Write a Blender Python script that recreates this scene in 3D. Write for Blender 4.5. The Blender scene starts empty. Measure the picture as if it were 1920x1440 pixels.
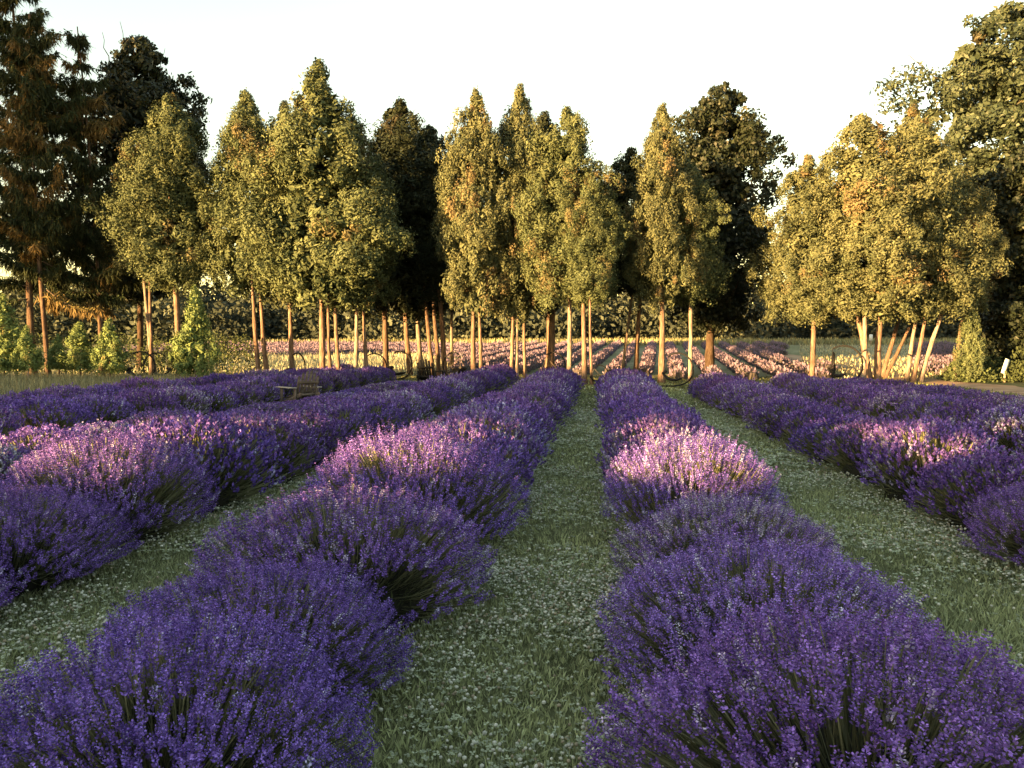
import bpy, math
import numpy as np
from math import radians, sin, cos, tan, pi

# ------------------------------------------------------------------ camera
scene = bpy.context.scene
F = 1500.0                      # focal length in pixels of the 1920 wide photograph
HC = 1.6
YAW = math.atan(165 / F)
PITCH = math.atan(70 / F)
cam_d = bpy.data.cameras.new('camera')
cam_d.sensor_width = 36.0
cam_d.lens = F / 1920 * 36.0
cam_d.clip_end = 3000
cam = bpy.data.objects.new('camera', cam_d)
scene.collection.objects.link(cam)
cam.location = (0, 0, HC)
cam.rotation_euler = (pi / 2 - PITCH, 0, YAW)
scene.camera = cam

# ------------------------------------------------------------------ sky, sun, exposure
SUN_EL = radians(3.9)
SUN_AZ = radians(45)            # light travels towards +Y, turned to the right
world = bpy.data.worlds.new('World')
scene.world = world
world.use_nodes = True
wn = world.node_tree
wn.nodes.clear()
sky = wn.nodes.new('ShaderNodeTexSky')
sky.sky_type = 'NISHITA'
sky.sun_disc = False
sky.sun_elevation = SUN_EL
sky.sun_rotation = pi + SUN_AZ
sky.air_density = 1.0
sky.dust_density = 0.5
sky.ozone_density = 0.0
bg = wn.nodes.new('ShaderNodeBackground')
bg.inputs['Strength'].default_value = 0.085
wo = wn.nodes.new('ShaderNodeOutputWorld')
wn.links.new(sky.outputs[0], bg.inputs['Color'])
wn.links.new(bg.outputs[0], wo.inputs['Surface'])

sl = bpy.data.lights.new('sun', 'SUN')
sl.energy = 5.0
sl.angle = radians(0.53)
sl.color = (1.0, 0.59, 0.21)
sun = bpy.data.objects.new('sun', sl)
scene.collection.objects.link(sun)
sun.rotation_euler = (pi / 2 - SUN_EL, 0, -SUN_AZ)
sun.location = (-20, -35, 20)

scene.view_settings.view_transform = 'Standard'
scene.view_settings.look = 'None'
scene.view_settings.gamma = 1.0
scene.view_settings.exposure = 3.15
scene.cycles.max_bounces = 4
scene.cycles.diffuse_bounces = 2
scene.cycles.glossy_bounces = 1
scene.cycles.transmission_bounces = 2
scene.cycles.transparent_max_bounces = 4

# ------------------------------------------------------------------ helpers
COL = scene.collection
FW = np.array([-sin(YAW), cos(YAW), 0.0])
RT = np.array([cos(YAW), sin(YAW), 0.0])


def pos(px, d):
    """ground-plan point that lies under pixel column px at forward distance d"""
    p = RT * ((px - 960) / F * d) + FW * d
    return p[:2]


def zat(py, d):
    v = (720 - py) / F
    return HC + d * (v * cos(PITCH) - sin(PITCH)) / (cos(PITCH) + v * sin(PITCH))


def gz(x, y):
    t = np.maximum(0.0, np.asarray(y, float) - 38.0)
    t = np.minimum(t, 52.0)
    return 0.043 * t * t / (t + 6.0)


def unit(a):
    return a / (np.linalg.norm(a, axis=-1, keepdims=True) + 1e-9)


def make_mesh(name, v, f, col=None, smooth=False):
    """v (n,3), f list of index arrays (each (m,k)), col (n,3) linear"""
    me = bpy.data.meshes.new(name)
    v = np.asarray(v, np.float32)
    if not isinstance(f, (list, tuple)):
        f = [f]
    f = [np.asarray(a, np.int32) for a in f if len(a)]
    idx = np.concatenate([a.ravel() for a in f])
    lens = np.concatenate([np.full(len(a), a.shape[1], np.int32) for a in f])
    starts = np.concatenate([[0], np.cumsum(lens)[:-1]]).astype(np.int32)
    me.vertices.add(len(v))
    me.vertices.foreach_set('co', v.ravel())
    me.loops.add(len(idx))
    me.loops.foreach_set('vertex_index', idx)
    me.polygons.add(len(lens))
    me.polygons.foreach_set('loop_start', starts)
    if smooth:
        me.polygons.foreach_set('use_smooth', np.ones(len(lens), bool))
    me.update(calc_edges=True)
    if col is not None:
        a = me.color_attributes.new('col', 'FLOAT_COLOR', 'POINT')
        c = np.ones((len(v), 4), np.float32)
        c[:, :3] = np.clip(col, 0, 1)
        a.data.foreach_set('color', c.ravel())
    return me


class Acc:
    """collects vertices, faces and colours of one mesh"""
    def __init__(self):
        self.v, self.f, self.c, self.n = [], [], [], 0

    def add(self, v, f, c):
        v = np.asarray(v, float).reshape(-1, 3)
        self.v.append(v)
        self.f.append(np.asarray(f) + self.n)
        c = np.asarray(c, float)
        if c.ndim == 1:
            c = np.tile(c, (len(v), 1))
        self.c.append(c)
        self.n += len(v)

    def diamonds(self, p, d, s, l, w, c, belly=0.5):
        """leaf shaped quads: base p, direction d, side s, length l, width w, colour c (n,3)"""
        n = len(p)
        l = np.broadcast_to(np.asarray(l, float), (n,))[:, None]
        w = np.broadcast_to(np.asarray(w, float), (n,))[:, None]
        mid = p + d * l * belly
        v = np.stack([p, mid + s * w * .5, p + d * l, mid - s * w * .5], 1).reshape(-1, 3)
        f = np.arange(4 * n).reshape(n, 4)
        c = np.broadcast_to(np.asarray(c, float), (n, 3))
        self.add(v, f, np.repeat(c, 4, 0))

    def tube(self, pts, r, c, n=6):
        pts = np.asarray(pts, float)
        m = len(pts)
        r = np.broadcast_to(np.asarray(r, float), (m,))
        tg = unit(np.gradient(pts, axis=0))
        ref = np.array([0.0, 0, 1]) if abs(tg[:, 2]).mean() < .8 else np.array([1.0, 0, 0])
        a = unit(np.cross(tg, ref))
        b = np.cross(tg, a)
        th = np.arange(n) / n * 2 * pi
        ring = (a[:, None] * np.cos(th)[None, :, None] + b[:, None] * np.sin(th)[None, :, None]) * r[:, None, None] + pts[:, None]
        v = np.concatenate([ring.reshape(-1, 3), pts[:1], pts[-1:]])
        i = np.arange(m - 1)[:, None] * n
        j = np.arange(n)[None]
        k = (j + 1) % n
        f = np.stack([i + j, i + k, i + n + k, i + n + j], -1).reshape(-1, 4)
        caps = np.concatenate([np.stack([np.full(n, m * n), k[0], j[0], j[0]], -1),
                               np.stack([np.full(n, m * n + 1), (m - 1) * n + j[0], (m - 1) * n + k[0], (m - 1) * n + k[0]], -1)])
        self.add(v, f, c)
        # caps as triangles
        self.tri = getattr(self, 'tri', [])
        self.tri.append(caps[:, :3] + (self.n - len(v)))

    def box(self, lo, hi, c, M=None):
        x0, y0, z0 = lo
        x1, y1, z1 = hi
        v = np.array([[x0, y0, z0], [x1, y0, z0], [x1, y1, z0], [x0, y1, z0], [x0, y0, z1], [x1, y0, z1], [x1, y1, z1], [x0, y1, z1]], float)
        if M is not None:
            v = v @ M[0].T + M[1]
        f = [[0, 3, 2, 1], [4, 5, 6, 7], [0, 1, 5, 4], [1, 2, 6, 5], [2, 3, 7, 6], [3, 0, 4, 7]]
        self.add(v, f, c)

    def mesh(self, name, smooth=False):
        by = {}
        for a in self.f:
            by.setdefault(a.shape[1], []).append(a)
        fs = [np.concatenate(a) for a in by.values()]
        for t in getattr(self, 'tri', []):
            fs.append(t)
        return make_mesh(name, np.concatenate(self.v), fs, np.concatenate(self.c), smooth)


def link(name, me, mat=None, parent=None, loc=None, rz=None, scale=None, color=None):
    o = bpy.data.objects.new(name, me)
    COL.objects.link(o)
    if me is not None and mat is not None and not me.materials:
        me.materials.append(mat)
    if parent is not None:
        o.parent = parent
    if loc is not None:
        o.location = loc
    if rz is not None:
        o.rotation_euler = (0, 0, rz)
    if scale is not None:
        o.scale = scale
    if color is not None:
        o.color = color
    return o


def thing(name, label, cat, loc=(0, 0, 0), rz=0.0, scale=(1, 1, 1), group=None):
    o = bpy.data.objects.new(name, None)
    COL.objects.link(o)
    o.empty_display_size = .2
    o.location = loc
    o.rotation_euler = (0, 0, rz)
    o.scale = scale
    o['label'] = label
    o['category'] = cat
    if group:
        o['group'] = group
    return o


def new_mat(name):
    m = bpy.data.materials.new(name)
    m.use_nodes = True
    nt = m.node_tree
    b = nt.nodes['Principled BSDF']
    return m, nt, b


def leaf_mat(name, trans=0.2, rough=.65, spec=.2, tint=False, tcol=(1, 1, 1)):
    m, nt, b = new_mat(name)
    at = nt.nodes.new('ShaderNodeAttribute')
    at.attribute_name = 'col'
    src = at.outputs['Color']
    if tint:
        oi = nt.nodes.new('ShaderNodeObjectInfo')
        mx = nt.nodes.new('ShaderNodeMix')
        mx.data_type = 'RGBA'
        mx.blend_type = 'MULTIPLY'
        mx.inputs[0].default_value = 1.0
        nt.links.new(src, mx.inputs[6])
        nt.links.new(oi.outputs['Color'], mx.inputs[7])
        src = mx.outputs[2]
    nt.links.new(src, b.inputs['Base Color'])
    b.inputs['Roughness'].default_value = rough
    b.inputs['Specular IOR Level'].default_value = spec
    if trans > 0:
        t = nt.nodes.new('ShaderNodeBsdfTranslucent')
        nt.links.new(src, t.inputs['Color'])
        ms = nt.nodes.new('ShaderNodeMixShader')
        ms.inputs[0].default_value = trans
        nt.links.new(b.outputs[0], ms.inputs[1])
        nt.links.new(t.outputs[0], ms.inputs[2])
        nt.links.new(ms.outputs[0], nt.nodes['Material Output'].inputs['Surface'])
    return m


def noise_mat(name, c1, c2, scale=4, rough=.8, bump=.3, stretch=(1, 1, 1), spec=.2, attr=False, detail=6, metallic=0, bdist=.02):
    m, nt, b = new_mat(name)
    tc = nt.nodes.new('ShaderNodeTexCoord')
    mp = nt.nodes.new('ShaderNodeMapping')
    mp.inputs['Scale'].default_value = stretch
    nt.links.new(tc.outputs['Object'], mp.inputs['Vector'])
    nz = nt.nodes.new('ShaderNodeTexNoise')
    nz.inputs['Scale'].default_value = scale
    nz.inputs['Detail'].default_value = detail
    nt.links.new(mp.outputs[0], nz.inputs['Vector'])
    cr = nt.nodes.new('ShaderNodeValToRGB')
    cr.color_ramp.elements[0].position = .35
    cr.color_ramp.elements[1].position = .65
    cr.color_ramp.elements[0].color = (*c1, 1)
    cr.color_ramp.elements[1].color = (*c2, 1)
    nt.links.new(nz.outputs[0], cr.inputs[0])
    src = cr.outputs[0]
    if attr:
        at = nt.nodes.new('ShaderNodeAttribute')
        at.attribute_name = 'col'
        mx = nt.nodes.new('ShaderNodeMix')
        mx.data_type = 'RGBA'
        mx.blend_type = 'MULTIPLY'
        mx.inputs[0].default_value = 1.0
        nt.links.new(src, mx.inputs[6])
        nt.links.new(at.outputs['Color'], mx.inputs[7])
        src = mx.outputs[2]
    nt.links.new(src, b.inputs['Base Color'])
    b.inputs['Roughness'].default_value = rough
    b.inputs['Specular IOR Level'].default_value = spec
    b.inputs['Metallic'].default_value = metallic
    if bump:
        bp = nt.nodes.new('ShaderNodeBump')
        bp.inputs['Strength'].default_value = bump
        bp.inputs['Distance'].default_value = bdist
        nt.links.new(nz.outputs[0], bp.inputs['Height'])
        nt.links.new(bp.outputs[0], b.inputs['Normal'])
    return m


M_FLOWER = leaf_mat('lavender_flower', .15, .7, .15, tint=True)
M_STEM = leaf_mat('lavender_stem', .1, .7, .2)
M_LEAF = leaf_mat('lavender_leaf', .15, .7, .2)
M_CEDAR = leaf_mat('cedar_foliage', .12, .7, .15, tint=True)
M_BROAD = leaf_mat('broad_leaf', .22, .55, .3, tint=True)
M_SPRUCE = leaf_mat('spruce_needles', .08, .8, .1)
M_GRASS = leaf_mat('grass_blade', .25, .6, .25)
M_FAR = leaf_mat('far_foliage', .1, .8, .1)
M_BARK = noise_mat('cedar_bark', (.45, .38, .34), (1.0, .97, .95), 5, .95, 1.0, (7, 7, .6), .05, attr=True, bdist=.05)
M_GROUND = noise_mat('ground_turf', (.62, .62, .6), (1, 1, 1), 2.2, .95, .5, (1, 1, 1), .05, attr=True, detail=9)
M_DIRT = noise_mat('dirt', (.30, .19, .12), (.46, .32, .21), 1.6, .95, .6, (1, 1, 1), .05, detail=9)
M_WOODGREY = noise_mat('weathered_wood', (.075, .058, .05), (.15, .12, .105), 6, .85, .4, (8, 1, 1), .15)
M_BLEACH = noise_mat('bleached_wood', (.24, .22, .21), (.36, .34, .33), 6, .85, .3, (1, 8, 1), .15)
M_WOODDARK = noise_mat('dark_wood', (.006, .005, .005), (.013, .011, .010), 6, .7, .4, (8, 1, 1), .25)
M_WOODWHITE = noise_mat('white_painted_wood', (.62, .60, .56), (.78, .77, .74), 6, .6, .2, (6, 1, 1), .25)
M_STEEL = noise_mat('black_steel', (.007, .007, .008), (.013, .012, .012), 12, .6, .1, (1, 1, 1), .15)
M_CUSHION = noise_mat('dark_cushion', (.02, .018, .02), (.035, .03, .032), 9, .9, .3, (1, 1, 1), .1)
M_ROPE = noise_mat('rope', (.08, .07, .06), (.14, .12, .1), 20, .9, .2)
M_SIGN = noise_mat('sign_board', (.60, .66, .70), (.74, .78, .8), 3, .6, .1)
M_POST = noise_mat('timber_post', (.30, .22, .15), (.44, .33, .23), 6, .9, .4, (8, 8, 1), .1)

# ------------------------------------------------------------------ ground
rng = np.random.default_rng(7)


def fbm(x, y, s=1.0, seed=0):
    r = np.random.default_rng(seed)
    o = np.zeros_like(x)
    for k in range(6):
        a = r.uniform(0, 2 * pi)
        f = s * (1.7 ** k) * r.uniform(.8, 1.2)
        o += np.sin((x * cos(a) + y * sin(a)) * f + r.uniform(0, 6.28)) * np.cos((x * sin(a) - y * cos(a)) * f * .8 + r.uniform(0, 6.28)) / (1.35 ** k)
    return o / 2.2


xs = np.concatenate([np.linspace(-600, -60, 28), np.arange(-58, 48, 1.0), np.linspace(50, 600, 28)])
ys = np.concatenate([np.linspace(-120, -14, 12), np.arange(-12, 100, 1.0), np.linspace(102, 1200, 40)])
X, Y = np.meshgrid(xs, ys)
Z = gz(X, Y) + .012 * fbm(X, Y, .9, 3)
GREEN = np.array([.14, .15, .075])
STRAW = np.array([.42, .38, .25])
MEAD = np.array([.19, .20, .10])
n1 = fbm(X, Y, .25, 11) * .5 + .5
n2 = fbm(X, Y, 1.1, 12) * .5 + .5
c = GREEN * (.8 + .4 * n2[..., None])
far = np.clip((Y - 39) / 3, 0, 1)[..., None]
fcol = MEAD * (1 - .8 * np.clip(n1 * 1.4 - .3, 0, 1)[..., None]) + STRAW * (.8 * np.clip(n1 * 1.4 - .3, 0, 1)[..., None])
c = c * (1 - far) + fcol * far
# the pale dry strip behind the left hand trees and the mown verge behind the right hand ones
LX = X / np.maximum(Y, 1)
drl = (np.clip((-.22 - LX) / .05, 0, 1) * np.clip((Y - 38) / 4, 0, 1) * np.clip((68 - Y) / 6, 0, 1))[..., None]
drr = (np.clip((LX - .27) / .04, 0, 1) * np.clip((Y - 46) / 8, 0, 1) * np.clip((90 - Y) / 6, 0, 1))[..., None]
dr = np.clip(np.maximum(drl, drr) * (.55 + .6 * n2[..., None]), 0, 1)
c = c * (1 - dr) + np.array([.44, .40, .28]) * dr
ff = np.clip((Y - 88) / 3, 0, 1)[..., None]
c = c * (1 - ff) + np.array([.03, .036, .02]) * ff
nx, ny = len(xs), len(ys)
ii = (np.arange(ny - 1)[:, None] * nx + np.arange(nx - 1)[None]).ravel()
ground = link('ground', make_mesh('ground', np.stack([X, Y, Z], -1).reshape(-1, 3),
              np.stack([ii, ii + 1, ii + nx + 1, ii + nx], -1), c.reshape(-1, 3), True), M_GROUND)
ground['kind'] = 'structure'

# dirt track on the right
ty = np.linspace(14, 74, 90)
tx = 15.2 - .0012 * (ty - 30) ** 2 + .25 * np.sin(ty * .4)
tw = np.linspace(-1, 1, 7)
half = 1.9 + .25 * np.sin(ty * 1.3) + .15 * np.sin(ty * 3.1)
TX = tx[:, None] + tw[None] * half[:, None]
TY = np.repeat(ty[:, None], 7, 1)
TZ = gz(TX, TY) + .03 + .03 * np.cos(tw * pi * 1.5)[None] * np.ones_like(TX)
TZ[:, 0] = gz(TX[:, 0], TY[:, 0]) - .03
TZ[:, -1] = gz(TX[:, -1], TY[:, -1]) - .03
ii = (np.arange(89)[:, None] * 7 + np.arange(6)[None]).ravel()
track = link('dirt_track', make_mesh('dirt_track', np.stack([TX, TY, TZ], -1).reshape(-1, 3), np.stack([ii, ii + 1, ii + 8, ii + 7], -1), None, True), M_DIRT)
track['kind'] = 'structure'

# ------------------------------------------------------------------ trees
BARK_RED = np.array([.235, .172, .140])
BARK_PALE = np.array([.32, .27, .24])
BARK_DARK = np.array([.10, .075, .06])


def trunk_mesh(name, rng, p0, p1, r0, r1, colr, n=9, bend=.25):
    m = 14
    t = np.linspace(0, 1, m)[:, None]
    pts = p0 + (p1 - p0) * t
    L = np.linalg.norm(p1 - p0)
    a = rng.uniform(0, 6.28)
    pts[:, 0] += np.sin(t[:, 0] * pi) * cos(a) * bend * L * .05 + np.sin(t[:, 0] * 7 + a) * .012
    pts[:, 1] += np.sin(t[:, 0] * pi) * sin(a) * bend * L * .05
    r = r0 + (r1 - r0) * t[:, 0]
    r[0] *= 1.45
    r[1] *= 1.08
    r *= 1 + rng.uniform(-.05, .05, m)
    pts[0, 2] -= .15
    A = Acc()
    A.tube(pts, r, colr, n)
    v = A.v[0]
    v[:, :2] += rng.normal(0, r0 * .07, (len(v), 2))
    A.c[0] = np.asarray(A.c[0]) * rng.uniform(.68, 1.3, (len(v), 1))
    return A.mesh(name, True)


def cedar_profile(t):
    return (1 - np.clip(t, 0, 1) ** 3.1) * (0.62 + .38 * np.clip(t / .14, 0, 1)) + .03


def dome_profile(t):
    return (1 - np.clip(t, 0, 1) ** 4.2) ** .9 * (0.66 + .34 * np.clip(t / .2, 0, 1)) + .04


def spear_profile(t):
    return np.minimum(1, (1 - t) ** .8 * 1.15) * (0.7 + .3 * np.clip(t / .1, 0, 1))


def round_profile(t):
    return np.sqrt(np.clip(1 - (2 * t - .92) ** 2 / 1.08 ** 2, 0.02, 1))


def crown_mesh(name, rng, axis0, axis1, rmax, profile, n_clump, n_spray, leaf_l, leaf_w, cols, rust=.15, clump_r=.38, lump=.22, squash=1.25, inner=.3, flat=.6, per=8, mass=.42):
    """foliage: leaf clumps spread over a lumpy body of revolution; leaves lie roughly on the skin of their clump"""
    H = axis1[2] - axis0[2]
    nb = max(8, n_clump // per)
    tb = rng.random(nb * 8)
    tb = tb[rng.random(len(tb)) < profile(tb) + .05][:nb]
    nb = len(tb)
    thb = rng.uniform(0, 2 * pi, nb)
    ph = rng.uniform(0, 6.28, 6)
    frb = rng.uniform(.70, 1.04, nb) + np.where(rng.random(nb) < .16, rng.uniform(.04, .20, nb), 0)
    n_in = int(n_clump * inner)
    ib = rng.integers(0, nb, n_clump - n_in)
    ds = rng.normal(0, 1, (len(ib), 2))
    rb = np.maximum(rmax * profile(tb[ib]), .35)
    t = np.clip(tb[ib] + ds[:, 0] * mass * 1.35 / H, -.02, 1.0)
    th = thb[ib] + ds[:, 1] * mass / rb
    fr = frb[ib] - .10 * (ds ** 2).sum(1) * (mass / .45) + rng.normal(0, .03, len(ib))
    ti = rng.random(n_in * 8)
    ti = ti[rng.random(len(ti)) < profile(ti) + .05][:n_in]
    deep = np.concatenate([np.zeros(len(t), bool), np.ones(len(ti), bool)])
    fr = np.concatenate([np.clip(fr, .3, 1.3), np.sqrt(rng.uniform(.02, .34, len(ti)))])
    th = np.concatenate([th, rng.uniform(0, 2 * pi, len(ti))])
    t = np.concatenate([t, ti])
    n = len(t)
    lumpy = 1 + lump * (np.sin(3 * th + ph[0] + 5 * t) * .5 + np.sin(2 * th + ph[1] - 9 * t) * .5)
    R = rmax * profile(np.clip(t, 0, 1)) * lumpy * fr
    ax = axis0 + (axis1 - axis0) * t[:, None]
    cc = ax + np.stack([np.cos(th) * R, np.sin(th) * R, rng.normal(0, .1, n)], -1)
    out = np.stack([np.cos(th), np.sin(th), np.full(n, .15)], -1)
    cr = clump_r * rng.uniform(.5, 1.5, n) * (0.55 + .45 * np.clip((1 - t) / .25, 0, 1))
    base = cols[0] + (cols[1] - cols[0]) * rng.random(n)[:, None]
    rs = (np.sin(th * 2 + ph[3]) * np.sin(t * 8 + ph[4]) + rng.normal(0, .3, n)) > (1.1 - rust * 2.2)
    base[rs] = cols[2] * rng.uniform(.8, 1.25, (rs.sum(), 1))
    m = n_spray
    od = unit(rng.normal(0, 1, (n, m, 3)))
    off = od * (rng.uniform(.25, 1, (n, m, 1)) ** .6) * np.array([1, 1, squash]) * cr[:, None, None]
    sp = (cc[:, None] + off).reshape(-1, 3)
    od = od.reshape(-1, 3)
    so = np.repeat(out, m, 0)
    bc = np.repeat(base, m, 0) * rng.uniform(.75, 1.28, (len(sp), 1))
    N = len(sp)
    nr = unit(od + so * .45 + np.array([0, 0, .15]) + rng.normal(0, flat, (N, 3)))
    d = np.array([0, 0, .8]) + so * .4 + rng.normal(0, .7, (N, 3))
    d = unit(d - nr * (d * nr).sum(1)[:, None])
    s = np.cross(nr, d)
    big = np.repeat(np.where(deep, 1.7, 1.0), m)
    l = leaf_l * np.clip(rng.lognormal(-.05, .34, N), .35, 1.9) * big
    A = Acc()
    A.diamonds(sp - d * l[:, None] * .4, d, s, l, leaf_w * rng.uniform(.65, 1.35, N) * big, bc, .55)
    return A.mesh(name)


def add_limbs(rng, parent, axis0, axis1, rmax, colr, n=10, r=.06):
    """bare limbs that carry the crown, each a part"""
    for i in range(n):
        A = Acc()
        t = rng.uniform(.0, .7)
        a = axis0 + (axis1 - axis0) * t
        th = rng.uniform(0, 6.28)
        L = rmax * rng.uniform(.5, .85)
        e = a + np.array([cos(th) * L, sin(th) * L, L * rng.uniform(.25, .9)])
        q = np.linspace(0, 1, 5)[:, None]
        pts = a + (e - a) * q
        pts[:, 2] -= np.sin(q[:, 0] * pi) * L * .12
        A.tube(pts, np.linspace(r, r * .3, 5), colr, 5)
        link('limb', A.mesh('limb', True), M_BARK, parent)


LEAF = (np.array([.047, .064, .032]), np.array([.096, .115, .058]), np.array([.102, .090, .047]))
CEDAR_G = (1.0, 1.0, 1.0)
CEDAR_R = (1.13, 1.02, 1.08)
CEDAR_SHADE = (.30, .32, .36)  # darker copy of the cedar tint: shade put into the colour
BROAD_SHADE = (.22, .25, .26)  # shade on the dark broadleaf crowns, painted into their tint
BROAD_L = (.66, .71, .86)
YOUNG = (1.8, 1.95, 1.5)
HP, RP = 10.0, 2.4                 # size at which shared crown meshes are modelled
Z0, Z1 = np.zeros(3), np.array([0, 0, HP])
P_CEDAR = [crown_mesh('crown', np.random.default_rng(40 + i), Z0, Z1, RP, cedar_profile, 960, 80, .135, .062, LEAF, (.03, .14, .08)[i], .30, .22, 1.6, .28, .5, 7, .34) for i in range(3)]
P_DOME = [crown_mesh('crown', np.random.default_rng(50 + i), Z0, Z1, RP, dome_profile, 980, 80, .135, .062, LEAF, (.06, .15, .1)[i], .31, .26, 1.55, .28, .5, 7, .36) for i in range(3)]
P_YOUNG = [crown_mesh('crown', np.random.default_rng(60 + i), Z0, np.array([0, 0, 3.0]), .8, spear_profile, 260, 36, .11, .045, LEAF, 0, .14, .15, 1.6, .3, .6, 5, .12) for i in range(2)]
P_BROAD = [crown_mesh('crown', np.random.default_rng(70 + i), Z0, np.array([0, 0, 12.0]), 3.6, round_profile, 860, 68, .19, .12, LEAF, 0, .48, .22, .85, .25, .8, 9, .62) for i in range(2)]
P_TALL = crown_mesh('crown', np.random.default_rng(75), Z0, np.array([0, 0, 17.0]), 6.4, round_profile, 1050, 72, .24, .14, LEAF, 0, .66, .22, .85, .25, .8, 9, .9)


def hang_crown(parent, me, mat, a0, a1, rm, hp, rp, rng, tint):
    """a crown mesh stretched between the points a0 and a1"""
    from mathutils import Vector, Quaternion
    v = a1 - a0
    q = Vector((0, 0, 1)).rotation_difference(Vector(v)) @ Quaternion((0, 0, 1), rng.uniform(0, 6.28))
    f = rng.uniform(.93, 1.07)
    o = link('crown', me, mat, parent, loc=a0, scale=(rm / rp * f, rm / rp / f, np.linalg.norm(v) / hp), color=(*(np.array(tint) * rng.uniform(.93, 1.08)), 1))
    o.rotation_mode = 'QUATERNION'
    o.rotation_quaternion = q
    return o


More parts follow.
